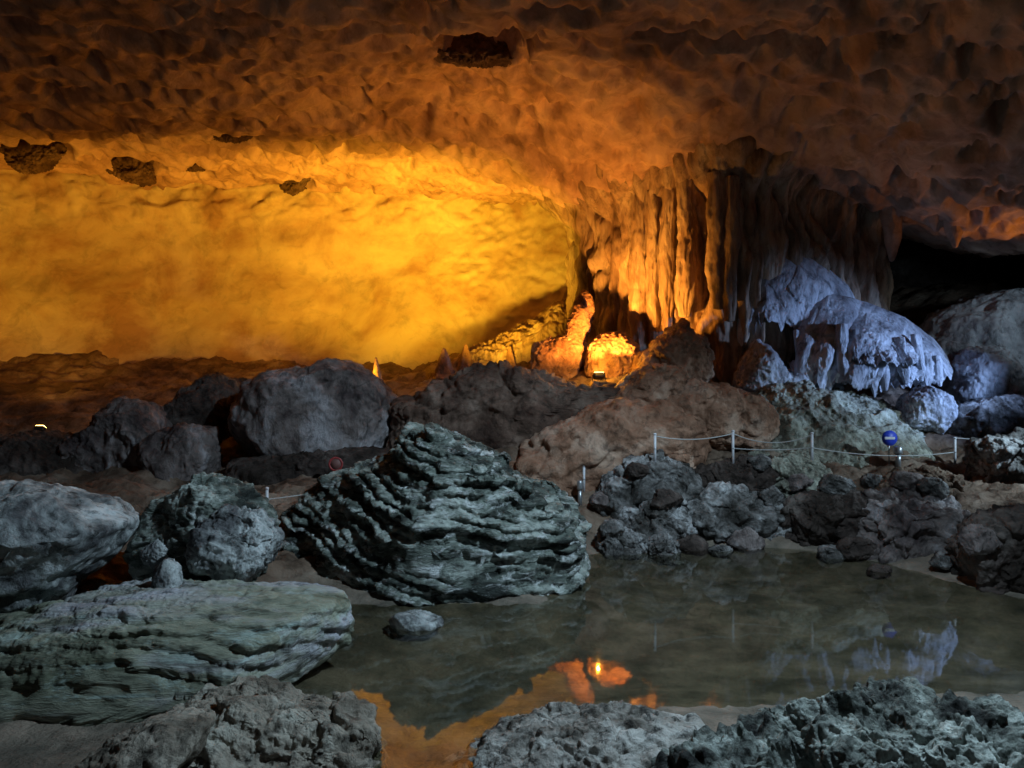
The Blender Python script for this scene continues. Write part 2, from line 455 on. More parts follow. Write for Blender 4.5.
# back wall: concave, smooth, coming forward at its foot and at both ends
wxs = np.arange(-40, 9.6, 0.11); wzs = np.arange(2.5, 15, 0.09)
Xw, Zw = np.meshgrid(wxs, wzs)
t = np.clip((13.2 - Zw) / 9, 0, 1.3)
Yw = 34.4 - 2.6 * t ** 2 - 0.7 * (1 - np.clip(t * 3, 0, 1)) ** 2 - 0.012 * np.clip(-Xw - 12, 0, 99) ** 2 - 0.10 * np.clip(Xw + 2, 0, 99) ** 1.6
Pw = np.stack([Xw.ravel(), np.zeros(Xw.size), Zw.ravel()], 1)
rough_r = smooth01((Xw.ravel() + 6) / 6)
Yf = Yw.ravel() + 0.5 * fbm(Pw * np.array([0.16, 1, 0.28]), 3, 81, gain=0.4) + 0.035 * fbm(Pw * np.array([1.0, 1, 1.3]), 3, 85) - 0.30 * rough_r * np.abs(fbm(Pw * 1.5, 4, 87)) - 0.55 * smooth01((Zw.ravel() - 10.9) / 1.2) * np.abs(fbm(Pw * np.array([0.7, 1, 1.2]), 4, 89))
f1w, _, rw = worley(Pw * 1.1 + np.array([0, 0.5, 0]), 15)
Yf += 0.10 * np.exp(-(f1w / 0.4) ** 2) * rw ** 2
wb = link_mesh('wall_back', np.stack([Xw.ravel(), Yf, Zw.ravel()], 1), grid_faces(*Xw.shape), M['wall'])
tag(wb, 'smooth amber lit limestone wall at the back of the cave', 'cave wall', kind='structure')

wxs = np.arange(9, 34, 0.2); wzs = np.arange(1.5, 14, 0.18)
Xw, Zw = np.meshgrid(wxs, wzs)
Pw = np.stack([Xw.ravel(), np.zeros(Xw.size), Zw.ravel()], 1)
Yf = (31.5 - 0.02 * np.clip(Xw - 14, 0, 99) ** 2).ravel() + 0.9 * fbm(Pw * 0.3, 4, 95) + 0.2 * fbm(Pw * 1.2, 3, 97, ridged=True)
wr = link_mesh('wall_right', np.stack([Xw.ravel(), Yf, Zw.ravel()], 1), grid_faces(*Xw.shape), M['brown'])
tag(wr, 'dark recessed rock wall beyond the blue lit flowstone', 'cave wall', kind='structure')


# ------------------------------------------------------------------ rocks
def rock_verts(outline, d, thick, seed, sub=5, amp=0.12, freq=1.0, ridged=0.0, strata=None, cuts=0, boxy=0.7, fine=0.02, lumps=0.0, lump_f=1.5, rid_f=1.7, cracks=0.0, crack_f=1.2, center=None, tilt=0.0, lean=0.0):
    pts = np.array([((px - 512) / FOC * d, EYE + (384 - py) / FOC * d) for px, py in outline])
    if center is None:
        a = pts; b = np.roll(pts, -1, 0); cr = a[:, 0] * b[:, 1] - b[:, 0] * a[:, 1]
        c = ((a + b) * cr[:, None]).sum(0) / (3 * cr.sum())
    else:
        c = np.array(at(center[0], center[1], d))[[0, 2]]
    # radial distance of the outline in every direction
    K = 720
    th = np.linspace(-PI, PI, K, endpoint=False)
    R = np.zeros(K)
    dx, dz = np.cos(th), np.sin(th)
    for i in range(len(pts)):
        a = pts[i] - c; b = pts[(i + 1) % len(pts)] - c
        e = b - a
        den = dx * e[1] - dz * e[0]
        den = np.where(np.abs(den) < 1e-9, 1e-9, den)
        tt = (a[0] * e[1] - a[1] * e[0]) / den
        ss = (a[0] * dz - a[1] * dx) / den
        ok = (tt > 0) & (ss >= -1e-6) & (ss <= 1 + 1e-6)
        R = np.where(ok, np.maximum(R, tt), R)
    R = np.where(R <= 0, R[R > 0].mean(), R)
    ker = np.exp(-(np.arange(-6, 7) / 3.0) ** 2); ker /= ker.sum()
    R = np.convolve(np.r_[R[-6:], R, R[:6]], ker, 'valid')
    u, f = ico(sub)
    ang = np.arctan2(u[:, 2], u[:, 0])
    k = (ang + PI) / (2 * PI) * K
    k0 = np.floor(k).astype(int) % K; fr_ = k - np.floor(k)
    r = R[k0] * (1 - fr_) + R[(k0 + 1) % K] * fr_
    rho = np.sqrt(u[:, 0] ** 2 + u[:, 2] ** 2)
    rp = rho ** boxy
    yy = np.sign(u[:, 1]) * np.abs(u[:, 1]) ** (0.55 + 0.45 * boxy)
    v = np.stack([np.cos(ang) * r * rp, yy * thick, np.sin(ang) * r * rp], 1)
    v[:, 1] += tilt * v[:, 2] + lean * v[:, 0]          # top leaning away, side turned
    size = math.sqrt(R.mean() * thick)
    rng = np.random.default_rng(seed)
    for _ in range(cuts):
        n = rng.normal(size=3); n[1] = -abs(n[1]) - 0.3; n /= np.linalg.norm(n)
        h = v @ n; lim = h.max() * rng.uniform(0.68, 0.88)
        v -= np.outer(np.clip(h - lim, 0, None) * 0.85, n)
    o = rng.uniform(-50, 50, 3)
    nrm = vnormals(v, f)
    fs = freq / max(size, 0.05)
    disp = amp * size * fbm((v + o) * fs, 4, seed)
    if ridged:
        wq = (v + o) * fs; wq = wq + 0.35 * np.stack([perlin(wq * 1.3 + 5, seed + 31), perlin(wq * 1.3 + 9, seed + 32), perlin(wq * 1.3 + 3, seed + 33)], 1)
        disp += ridged * size * fbm(wq * rid_f, 4, seed + 7, ridged=True, gain=0.45)
    if lumps:
        l1, _, lr = worley((v + o) * lump_f, seed + 3)
        disp += lumps * (np.sqrt(np.clip(1 - l1 ** 2, 0, 1)) - 0.6) * (0.5 + lr)
    if cracks:
        wq = (v + o) * crack_f; wq = wq + 0.3 * np.stack([perlin(wq * 1.5, seed + 41), perlin(wq * 1.5 + 9, seed + 42), perlin(wq * 1.5 + 4, seed + 43)], 1)
        c1, c2, cr_ = worley(wq, seed + 44)
        disp += cracks * (cr_ - 0.5) * smooth01((c2 - c1) / 0.12) - 0.8 * cracks * np.exp(-((c2 - c1) / 0.07) ** 2)
    v = v + nrm * disp[:, None]
    if strata:
        sd, sf, sa, sw = strata
        nrm = vnormals(v, f)
        sd = np.array(sd, float); sd /= np.linalg.norm(sd)
        ph = (v @ sd) * sf + sw * fbm((v + o) * fs * 0.8, 3, seed + 11) + 0.16 * fbm((v + o) * fs * 4, 2, seed + 13)
        lay = np.floor(ph); q = ph - lay
        w1 = (_hash(lay.astype(np.int64), lay.astype(np.int64), lay.astype(np.int64), seed) & 255) / 255.0
        prof = smooth01(q / 0.25) * (1 - 0.75 * smooth01((q - 0.45) / 0.55)) * (0.4 + w1)
        gap = smooth01(0.5 + 2.2 * perlin((v + o) * fs * 1.3, seed + 15))
        v = v + nrm * (sa * (prof - 0.45) * (0.35 + 0.65 * gap))[:, None]
    nrm = vnormals(v, f)
    v = v + nrm * (fine * fbm((v + o) * fs * 6, 4, seed + 19, gain=0.6) * 2)[:, None]
    return v, f, (c[0], d, c[1])


def rock(name, label, cat, outline, d, thick, m, seed, group=None, parent=None, **kw):
    v, f, c = rock_verts(outline, d, thick, seed, **kw)
    zlo = float(v[:, 2].min())
    v = v - np.array([0, 0, zlo])
    loc = (c[0], c[1], c[2] + zlo)
    if parent is not None:
        pl = parent.location
        loc = (loc[0] - pl[0], loc[1] - pl[1], loc[2] - pl[2])
    o = link_mesh(name, v, f, m, parent, loc)
    if parent is None:
        tag(o, label, cat, group)
    elif label:
        o['label'] = label
    return o


# --- foreground and pool-side boulders
rock('boulder', 'pale blue-grey slanting boulder at the left edge above the flat slab', 'boulder',
     [(-90, 520), (-30, 486), (15, 483), (60, 494), (95, 508), (124, 524), (108, 545), (80, 574), (50, 602), (5, 634), (-50, 660), (-110, 620)],
     11.6, 1.5, M['pale'], 101, sub=6, amp=0.08, ridged=0.05, cuts=5, boxy=0.6, fine=0.012, strata=((0.3, 0.2, 1), 3.0, 0.05, 1.2))
kb = empty('knobbly_boulder', (at(205, 585, 12.4)[0], 12.4, 0.35), 'knobbly light grey boulder with rounded lobes behind the flat slab', 'boulder')
rock('boulder_body', None, None, [(132, 548), (150, 505), (185, 488), (198, 474), (222, 478), (250, 498), (268, 520), (272, 545), (255, 580), (215, 600), (165, 600)],
     12.6, 0.95, M['grey'], 111, parent=kb, sub=6, amp=0.13, ridged=0.12, boxy=0.6, fine=0.02, cuts=3, cracks=0.10, crack_f=1.5)
rock('rock_lobe', 'bright overhanging right lobe', None, [(196, 548), (204, 522), (228, 508), (258, 516), (277, 540), (268, 562), (240, 584), (205, 578)],
     12.0, 0.75, M['pale'], 113, parent=kb, sub=6, amp=0.12, ridged=0.10, boxy=0.65, fine=0.015, cuts=3, cracks=0.05, crack_f=2)
rock('rock_lobe', 'small rounded left lobe', None, [(143, 548), (158, 538), (174, 546), (176, 562), (160, 570), (147, 562)],
     11.9, 0.28, M['pale'], 115, parent=kb, sub=5, amp=0.1, boxy=0.8, fine=0.01)
rock('stone', 'small pointed whitish stone standing on the flat slab', 'stone',
     [(153, 590), (157, 568), (168, 557), (178, 566), (182, 592), (168, 602)], 10.9, 0.24, M['pale'], 121, sub=4, amp=0.1, boxy=0.8, fine=0.01)
rock('flat_boulder', 'long flat banded grey-green slab boulder at the left of the pool', 'boulder',
     [(-60, 640), (0, 628), (60, 608), (120, 602), (230, 604), (300, 606), (334, 610), (343, 632), (346, 658), (310, 672), (250, 688), (190, 702), (110, 725), (40, 745), (-40, 755), (-110, 710)],
     10.0, 1.35, M['slab'], 131, sub=7, amp=0.04, freq=1.4, ridged=0.03, boxy=0.5, fine=0.014, strata=((0.05, 0.35, 1), 5.0, 0.07, 1.0), tilt=0.55, cuts=2)
rock('large_boulder', 'largest boulder, dark grey-green with deep layered ridges, standing in the pool', 'boulder',
     [(288, 570), (290, 520), (300, 496), (322, 482), (350, 476), (378, 468), (400, 452), (410, 430), (432, 432), (470, 448), (510, 474), (545, 498), (572, 515), (586, 540), (578, 570), (576, 598), (540, 618), (440, 618), (350, 616), (306, 596)],
     15.35, 1.75, M['grey'], 141, sub=7, amp=0.07, freq=1.7, ridged=0.07, rid_f=1.2, boxy=0.5, fine=0.03, strata=((0.20, -0.25, 1), 5.6, 0.23, 1.0), tilt=0.15, lean=0.12, cuts=3)
rock('stone', 'small flat grey stone breaking the pool surface in front of the largest boulder', 'stone',
     [(388, 622), (396, 614), (415, 612), (440, 618), (444, 624), (430, 632), (398, 632)], 12.3, 0.34, M['pale'], 151, sub=4, amp=0.15, boxy=0.7, fine=0.012, cuts=2)
rock('rough_outcrop', 'rough brownish-grey outcrop with dark clefts at the lower left below the flat slab', 'rock outcrop',
     [(90, 830), (110, 770), (150, 730), (190, 716), (225, 708), (270, 724), (320, 728), (366, 736), (380, 770), (376, 840), (200, 880), (60, 870)],
     7.9, 0.85, M['tan'], 161, sub=7, amp=0.15, freq=1.5, ridged=0.10, rid_f=1.3, boxy=0.55, fine=0.012, tilt=0.5, strata=((0.5, 0.2, 1), 3.4, 0.12, 1.2))
rock('rough_boulder', 'low pale pitted rock at the bottom centre of the pool edge', 'boulder',
     [(412, 805), (432, 782), (466, 766), (494, 748), (545, 738), (600, 735), (660, 737), (712, 744), (740, 790), (700, 850), (560, 870), (440, 860)],
     7.8, 0.85, M['pitted'], 171, sub=6, amp=0.08, freq=1.8, ridged=0.05, boxy=0.55, fine=0.014, tilt=0.5, cracks=0.05, crack_f=3)
rock('jagged_boulder', 'jagged dark grey-green rock with sharp crests at the bottom right', 'boulder',
     [(630, 850), (672, 800), (722, 774), (800, 757), (828, 739), (880, 735), (940, 731), (990, 737), (1040, 745), (1110, 762), (1130, 830), (1000, 900), (770, 900)],
     6.9, 0.95, M['crystal'], 181, sub=7, amp=0.13, freq=2.0, ridged=0.2, rid_f=1.0, boxy=0.55, fine=0.014, tilt=0.45, cuts=2, cracks=0.07, crack_f=2.5)

rock('rough_outcrop', 'smooth tan rock lying diagonally against the rough outcrop in the lower left corner', 'rock outcrop',
     [(20, 850), (48, 790), (85, 764), (130, 742), (168, 730), (196, 734), (190, 760), (150, 790), (120, 840), (70, 880)],
     7.2, 0.6, M['tan'], 163, sub=6, amp=0.12, freq=1.2, ridged=0.06, boxy=0.65, fine=0.010, tilt=0.5)

# --- boulders behind the pool on the left
rock('block_boulder', 'large blocky grey-brown boulder below the amber wall', 'boulder',
     [(228, 450), (236, 415), (250, 384), (278, 374), (318, 370), (335, 362), (360, 366), (384, 378), (398, 400), (404, 440), (392, 470), (330, 478), (260, 474)],
     22.2, 1.9, M['block'], 201, sub=6, amp=0.10, ridged=0.05, boxy=0.5, fine=0.03, cuts=4, tilt=-0.12, cracks=0.05, crack_f=0.8)
rock('boulder', 'dark brown boulder close on the left of the large blocky boulder', 'boulder',
     [(160, 440), (188, 392), (215, 376), (240, 374), (250, 388), (238, 412), (226, 450), (205, 470), (170, 475)],
     23.4, 1.4, M['brown'], 205, sub=6, amp=0.14, ridged=0.08, boxy=0.6, fine=0.03, cuts=3)
rock('boulder', 'grey-faced boulder in front of the dark brown one, above the knobbly boulder', 'boulder',
     [(145, 485), (150, 440), (180, 424), (212, 428), (216, 455), (210, 490), (180, 500)], 21.0, 1.0, M['block'], 207, sub=5, amp=0.12, ridged=0.08, boxy=0.6, fine=0.03, cuts=4)
rock('boulder', 'humped brown boulder with a pointed crest at the left middle', 'boulder',
     [(60, 480), (82, 440), (104, 420), (122, 402), (150, 408), (165, 424), (170, 460), (150, 495), (100, 500)], 21.8, 1.3, M['block'], 209, sub=6, amp=0.16, ridged=0.1, boxy=0.6, fine=0.03, cuts=3)
rock('boulder', 'low dark boulder at the far left beneath the small amber lamp', 'boulder',
     [(-40, 480), (-20, 440), (20, 434), (60, 436), (90, 448), (95, 485), (40, 505), (-20, 505)], 21.4, 1.3, M['brown'], 211, sub=6, amp=0.14, ridged=0.1, boxy=0.6, fine=0.03, cuts=3)
rock('ledge_rock', 'low dark ledge under the large blocky boulder', 'rock ledge',
     [(215, 490), (230, 462), (280, 455), (340, 450), (395, 452), (410, 470), (380, 488), (300, 486), (250, 500)], 20.6, 0.8, M['brown'], 213, sub=5, amp=0.14, ridged=0.1, boxy=0.55, fine=0.03)
rock('rubble_mound', 'dark brown mound of rubble between the blocky boulder and the amber lamp niche', 'rubble mound',
     [(392, 465), (400, 405), (430, 392), (470, 372), (520, 370), (560, 382), (590, 389), (625, 390), (645, 394), (630, 420), (590, 460), (480, 480)],
     21.7, 0.9, M['redbrown'], 215, sub=6, amp=0.12, ridged=0.12, boxy=0.55, fine=0.03, lumps=0.3, lump_f=1.3, cracks=0.12, crack_f=1.1)

# --- flowstone mound right of the centre
fm = empty('flowstone_mound', (at(640, 470, 20.8)[0], 20.8, 1.7), 'smooth orange-brown flowstone mound stepping down from the curtain', 'flowstone')
for (ol, d, th, s) in (
        ([(478, 500), (500, 462), (540, 436), (590, 412), (620, 402), (668, 404), (700, 420), (705, 460), (690, 500), (560, 520)], 20.9, 1.3, 301),
        ([(606, 400), (625, 380), (652, 366), (680, 372), (690, 395), (672, 418), (620, 420)], 21.5, 0.9, 303),
        ([(660, 400), (690, 384), (725, 386), (760, 402), (770, 430), (750, 450), (690, 446), (665, 430)], 21.3, 1.0, 305),
        ([(640, 370), (655, 340), (680, 326), (700, 340), (712, 375), (690, 395), (650, 392)], 22.3, 0.8, 307),
        ([(600, 455), (620, 430), (660, 424), (690, 440), (700, 470), (650, 485)], 20.3, 0.6, 309)):
    rock('mound_lobe', None, None, ol, d, th, M['flow'], s, parent=fm, sub=6, amp=0.08, boxy=0.6, fine=0.016, lumps=0.24, lump_f=1.2, ridged=0.07, strata=((-0.25, -0.4, 1), 2.2, 0.12, 1.4))

# --- right bank rocks
right = [
    ('dark rock with a blue-grey top beside the first rope post', [(585, 515), (600, 484), (630, 462), (660, 452), (690, 462), (705, 490), (690, 520), (630, 530)], 19.3, 0.8, 'rough', 401),
    ('long low dark slab between the two middle rope posts', [(680, 490), (700, 470), (735, 460), (775, 458), (790, 470), (785, 492), (730, 502)], 19.6, 0.6, 'brown', 403),
    ('grey-green crusted rock below the third rope post', [(765, 490), (772, 462), (790, 450), (815, 456), (832, 476), (828, 500), (795, 508)], 19.3, 0.6, 'moss', 405),
    ('grey arched rock at the middle of the right bank', [(682, 535), (690, 500), (720, 486), (760, 490), (795, 502), (806, 528), (790, 548), (720, 550)], 18.8, 0.7, 'rough', 407),
    ('dark brown boulder above the pool, left of the larger dark pair', [(782, 545), (788, 508), (810, 490), (845, 488), (870, 505), (876, 540), (850, 560), (800, 560)], 18.3, 0.8, 'brown', 409),
    ('big dark boulder with a blue-lit right face on the right bank', [(850, 570), (858, 520), (880, 496), (915, 488), (950, 500), (972, 530), (968, 565), (930, 590), (870, 590)], 17.3, 1.0, 'block', 411),
    ('dark brown boulder cut by the right edge beside the pool', [(962, 600), (968, 550), (985, 515), (1020, 502), (1070, 510), (1090, 570), (1060, 630), (990, 640)], 14.8, 1.0, 'brown', 413),
    ('blue-grey boulder at the right edge above the rope', [(972, 480), (982, 448), (1005, 432), (1040, 430), (1070, 460), (1060, 500), (1000, 505)], 18.6, 0.8, 'rough', 415),
    ('small dark rock at the water edge near the steel bollard', [(590, 560), (596, 536), (618, 528), (642, 536), (648, 558), (615, 570)], 17.8, 0.5, 'rough', 417),
    ('small bluish rock at the far water edge', [(640, 562), (648, 542), (665, 536), (682, 546), (684, 564), (660, 572)], 17.6, 0.4, 'rough', 419),
    ('low brown shelf of rock behind the big dark boulder', [(870, 510), (880, 484), (920, 472), (970, 480), (985, 505), (960, 525), (900, 525)], 18.7, 0.8, 'floor', 421),
    ('grey rubble rock below the long dark slab', [(610, 545), (620, 515), (650, 502), (690, 512), (700, 540), (660, 556)], 18.5, 0.6, 'rough', 423),
]
for lab, ol, d, th, mk, s in right:
    rock('bank_rock', lab, 'rock', ol, d, th, M[mk], s, group='rocks along the right bank', sub=6, amp=0.24, freq=1.1, ridged=0.12, boxy=0.5, fine=0.02, cuts=7, cracks=0.10, crack_f=1.3)

rock('crusted_slope', 'grey-green crusted slope running down behind the blue sign', 'rock slope',
     [(700, 470), (715, 430), (740, 400), (770, 378), (810, 376), (850, 392), (890, 408), (915, 432), (928, 458), (900, 478), (800, 485)],
     22.3, 1.7, M['moss'], 431, sub=7, amp=0.08, ridged=0.08, rid_f=2.2, boxy=0.6, fine=0.045, tilt=0.7, lumps=0.16, lump_f=1.7)
rock('boulder', 'round bluish boulder at the foot of the blue flowstone', 'boulder',
     [(895, 425), (905, 396), (925, 386), (945, 394), (954, 418), (935, 436)], 21.7, 0.7, M['cascade'], 433, sub=5, amp=0.1, ridged=0.06, boxy=0.65, fine=0.03)
rock('boulder', 'tall grey boulder with a dark left side at the right below the recess', 'boulder',
     [(945, 405), (955, 365), (972, 345), (995, 342), (1012, 365), (1015, 400), (990, 418)], 23.2, 1.0, M['cascade'], 435, sub=5, amp=0.12, ridged=0.08, boxy=0.65, fine=0.03, cuts=2)
rock('boulder', 'low dark boulder beneath the tall grey one at the right edge', 'boulder',
     [(940, 435), (955, 408), (990, 398), (1035, 396), (1060, 420), (1050, 445), (980, 448)], 21.4, 0.8, M['rough'], 437, sub=5, amp=0.12, ridged=0.1, boxy=0.65, fine=0.03, cuts=2)
rock('pale_rock_slope', 'pale grey-blue rock slope rising at the right edge under the dark recess', 'rock slope',
     [(900, 420), (915, 350), (940, 318), (985, 298), (1040, 296), (1100, 320), (1110, 400), (1000, 440)], 25.5, 1.8, M['cascade'], 439, sub=6, amp=0.1, ridged=0.08, boxy=0.6, fine=0.03, lumps=0.15, lump_f=1.2)


# ------------------------------------------------------------------ flowstone curtain
def closed_curve(pts, n):
    """Catmull-Rom through plan points, n samples by arc length"""
    P_ = np.array(pts, float); K = len(P_); out = []
    for i in range(K):
        p0, p1, p2, p3 = P_[i - 1], P_[i], P_[(i + 1) % K], P_[(i + 2) % K]
        for t_ in np.linspace(0, 1, 40, endpoint=False):
            out.append(0.5 * ((2 * p1) + (-p0 + p2) * t_ + (2 * p0 - 5 * p1 + 4 * p2 - p3) * t_ ** 2 + (-p0 + 3 * p1 - 3 * p2 + p3) * t_ ** 3))
    out = np.array(out)
    seg = np.linalg.norm(np.roll(out, -1, 0) - out, axis=1); s = np.r_[0, np.cumsum(seg)]
    q = np.linspace(0, s[-1], n, endpoint=False)
    xs = np.interp(q, s, np.r_[out[:, 0], out[0, 0]]); ys = np.interp(q, s, np.r_[out[:, 1], out[0, 1]])
    return np.stack([xs, ys], 1), q


plan = [(2.6, 29.5), (2.5, 27.5), (3.3, 26.0), (4.3, 25.0), (5.6, 24.2), (7.1, 23.3), (8.2, 23.5), (9.6, 24.1), (11.2, 24.6), (12.6, 25.2), (13.0, 27.0), (11.0, 29.5), (6.5, 30.5)]
pc, s_ = closed_curve(plan, 900)
zs = np.arange(2.2, 12.9, 0.07)
tan = np.roll(pc, -1, 0) - np.roll(pc, 1, 0); tan /= np.linalg.norm(tan, axis=1)[:, None]
nor = np.stack([-tan[:, 1], tan[:, 0]], 1)
cen = pc.mean(0)
if ((pc - cen) * nor).sum() < 0: nor = -nor
S, ZZ = np.meshgrid(s_, zs)
Q = np.stack([S.ravel(), np.zeros(S.size), ZZ.ravel()], 1)
wv = fbm(Q * np.array([0.35, 1, 0.25]), 2, 501)
fl1 = np.abs(np.sin((S.ravel() * 1.35 + 2.6 * wv + 0.8 * perlin(Q * np.array([1.1, 1, 0.12]), 515)) * PI)) ** 0.7
flute = 0.34 * (fl1 - 0.6) + 0.30 * fbm(Q * np.array([1.4, 1, 0.14]), 3, 503) * (0.7 + 0.6 * fbm(Q * np.array([0.8, 1, 0.7]), 2, 511)) + 0.14 * fbm(Q * np.array([4.0, 1, 0.5]), 3, 505) + 0.24 * fbm(Q * np.array([1.3, 1, 0.9]), 5, 507)
prof = 1.1 * smooth01((ZZ.ravel() - 9.7) / 1.8) - 0.35 * smooth01((6.5 - ZZ.ravel()) / 2.5) * (0.5 + 0.5 * np.sin(S.ravel() * 0.9)) + 0.25 * smooth01((4.6 - ZZ.ravel()) / 1.5)
off = (flute + prof).reshape(S.shape)
VX = pc[None, :, 0] + nor[None, :, 0] * off; VY = pc[None, :, 1] + nor[None, :, 1] * off
loc = (7.5, 26.5, 3.6)
cu = empty('flowstone_curtain', loc, 'huge fluted flowstone curtain hanging from ceiling to floor right of the amber wall', 'flowstone curtain')
vv = np.stack([VX.ravel(), VY.ravel(), ZZ.ravel()], 1) - np.array(loc)
cb = link_mesh('curtain_body', vv, grid_faces(*S.shape, wrap=True)[:, ::-1], M['curtain'], cu)


def drip_verts(p_top, p_bot, r_top, r_mid, r_bot, seed, n=40, k=120, rough=0.2):
    """a fluted dripstone column between two points, capped"""
    a = np.linspace(0, 2 * PI, n, endpoint=False); t_ = np.linspace(0, 1, k)
    Aa, T = np.meshgrid(a, t_)
    rr = np.interp(T, [0, 0.35, 0.75, 1], [r_top, (r_top + r_mid) / 2, r_mid, r_bot])
    h = abs(p_top[2] - p_bot[2])
    q = np.stack([np.cos(Aa).ravel() * 1.2 + seed, np.sin(Aa).ravel() * 1.2, (T * h * 0.6).ravel()], 1)
    rr = rr * (1 + rough * fbm(q, 3, seed).reshape(T.shape) + 0.6 * rough * fbm(q * np.array([2.5, 2.5, 4]), 3, seed + 2).reshape(T.shape))
    wob = fbm(np.stack([np.full(k, seed * 1.0), t_ * h * 0.4, np.zeros(k)], 1), 2, seed + 5)
    cx = p_top[0] + (p_bot[0] - p_top[0]) * T + r_mid * 0.5 * wob[:, None]
    cy = p_top[1] + (p_bot[1] - p_top[1]) * T
    cz = p_top[2] + (p_bot[2] - p_top[2]) * T
    rr[0] *= 0.02; rr[-1] *= 0.02
    return np.stack([(cx + rr * np.cos(Aa)).ravel(), (cy + rr * np.sin(Aa)).ravel(), cz.ravel()], 1), grid_faces(k, n, wrap=True)


for i, (px, yt, yb, d, r) in enumerate(((622, 195, 300, 26.2, 0.30), (640, 185, 372, 24.9, 0.36), (652, 190, 345, 24.6, 0.26), (668, 186, 332, 24.3, 0.24), (686, 180, 318, 23.9, 0.34), (716, 172, 310, 23.2, 0.36), (731, 176, 322, 23.0, 0.26))):
    a = np.array(at(px, yt, d)); b = np.array(at(px + (i % 3 - 1) * 2, yb, d - 0.1))
    v, f = drip_verts(a, b, r * 0.8, r, r * 0.5, 520 + i * 7, rough=0.38)
    link_mesh('drip_column', v - np.array(loc), f, M['curtain'], cu)

# --- blue-lit cascade to the right of the curtain
cs = empty('flowstone_cascade', (at(850, 395, 23.3)[0], 23.3, 3.6), 'pale blue-lit flowstone cascade of drooping folds beside the curtain', 'flowstone cascade')
pl = np.array(cs.location)


def drape(top, bot, d_back, d_front, seed, n=420, k=110, finger=14, flute_a=0.2, thick=0.7, shear=0.0):
    """a hanging flowstone fold: ragged lower edge, fluted front, solid behind"""
    top = np.array(top, float); bot = np.array(bot, float)
    u = np.linspace(0, 1, n)

    def along(c):
        q = np.r_[0, np.cumsum(np.linalg.norm(np.diff(c, axis=0), axis=1))]; q /= q[-1]
        return np.interp(u, q, c[:, 0]), np.interp(u, q, c[:, 1])
    tx, ty = along(top); bx, by = along(bot)
    U = np.stack([u * 40, np.zeros(n), np.zeros(n)], 1)
    fing = 0.7 * fbm(U * 0.25, 2, seed) + 0.7 * np.abs(perlin(U * 0.45, seed + 3)) * 2
    fing = finger * (fing - 0.3)
    env = np.sin(np.clip(u, 0.0, 1) * PI) ** 0.4
    rows = []
    t_ = np.linspace(0, 1, k)
    W = abs(np.array(at(tx[-1], 0, d_front))[0] - np.array(at(tx[0], 0, d_front))[0])
    for t in t_:
        if t < 0.72:
            q = t / 0.72
            px = tx + (bx - tx) * q; py = ty + (by - ty) * q + fing * q ** 5
            d = d_back + (d_front - d_back) * (math.sin(q * PI / 2) ** 0.8)
            xyz = np.array([at(a_, b_, d) for a_, b_ in zip(px, py)])
            xx = u * W
            Qx = np.stack([xx + shear * q, np.full(n, 3.1), np.full(n, q * 2.2)], 1)
            w1_, _, wr_ = worley(Qx * np.array([1.25, 1, 0.85]) + 0.5 * np.stack([perlin(Qx * 0.9, seed + 21), np.zeros(n), perlin(Qx * 0.9, seed + 22)], 1), seed + 23)
            fl = flute_a * (2.6 * (np.sqrt(np.clip(1 - w1_ ** 2, 0, 1)) - 0.6) * (0.4 + wr_) + 0.9 * (np.abs(perlin(Qx * np.array([1.4, 1, 0.4]), seed + 11)) * 2.2 - 0.5)) + 0.9 * flute_a * fbm(Qx * np.array([2.2, 1, 1.5]), 4, seed + 13)
            xyz[:, 1] -= fl * (0.25 + 0.75 * math.sin(min(q * 1.2, 1) * PI / 2)) * env
            xyz[:, 1] += 0.5 * (1 - env)
        else:
            q = (t - 0.72) / 0.28
            base = rows[int(0.72 * (k - 1))]
            xyz = base.copy()
            xyz[:, 1] += thick * q
            xyz[:, 2] += 0.55 * math.sin(q * PI / 2)
        rows.append(xyz)
    V_ = np.array(rows)
    return V_.reshape(-1, 3), grid_faces(k, n)


for j, (tp, bt, db, df, sd, fg, fa, sh) in enumerate((
        ([(738, 270), (755, 258), (790, 252), (820, 262), (850, 285), (862, 300)], [(742, 345), (765, 322), (788, 332), (815, 345), (840, 362), (862, 372)], 24.2, 23.1, 551, 22, 0.16, 0.0),
        ([(806, 300), (830, 292), (868, 302), (905, 318), (935, 338), (962, 368)], [(800, 382), (830, 388), (862, 392), (905, 390), (940, 384), (960, 380)], 23.6, 22.0, 553, 16, 0.24, 0.5),
        ([(846, 316), (868, 312), (900, 328), (925, 348)], [(850, 362), (868, 366), (895, 368), (925, 366)], 23.2, 21.75, 557, 14, 0.2, 0.3))):
    v, f = drape(tp, bt, db, df, sd, finger=fg, flute_a=fa, shear=sh)
    link_mesh('drapery_fold', v - pl, f, M['cascade'], cs)
rng = random.Random(7)
for i in range(13):
    px = 800 + i * 11.5 + rng.uniform(-3, 3)
    top = 332 + abs(px - 860) * 0.12 + rng.uniform(-14, 14)
    d = 21.95 + rng.uniform(-0.1, 0.2) + (0.5 if px < 835 else 0)
    r = rng.uniform(0.10, 0.2)
    v, f = drip_verts(np.array(at(px - 3, top, d + 0.45)), np.array(at(px + rng.uniform(0, 5), 380 + rng.uniform(-8, 14), d)), r * 0.8, r, r * 0.35, 600 + i * 3, n=28, k=60, rough=0.45)
    link_mesh('drip', v - pl, f, M['cascade'], cs)
rock('cascade_base', None, None, [(735, 392), (742, 360), (756, 342), (770, 352), (785, 372), (815, 376), (842, 388), (820, 404), (760, 406)], 23.0, 0.8, M['cascade'], 555, parent=cs, sub=6, amp=0.12, ridged=0.06, boxy=0.6, fine=0.02, lumps=0.14, lump_f=1.8)

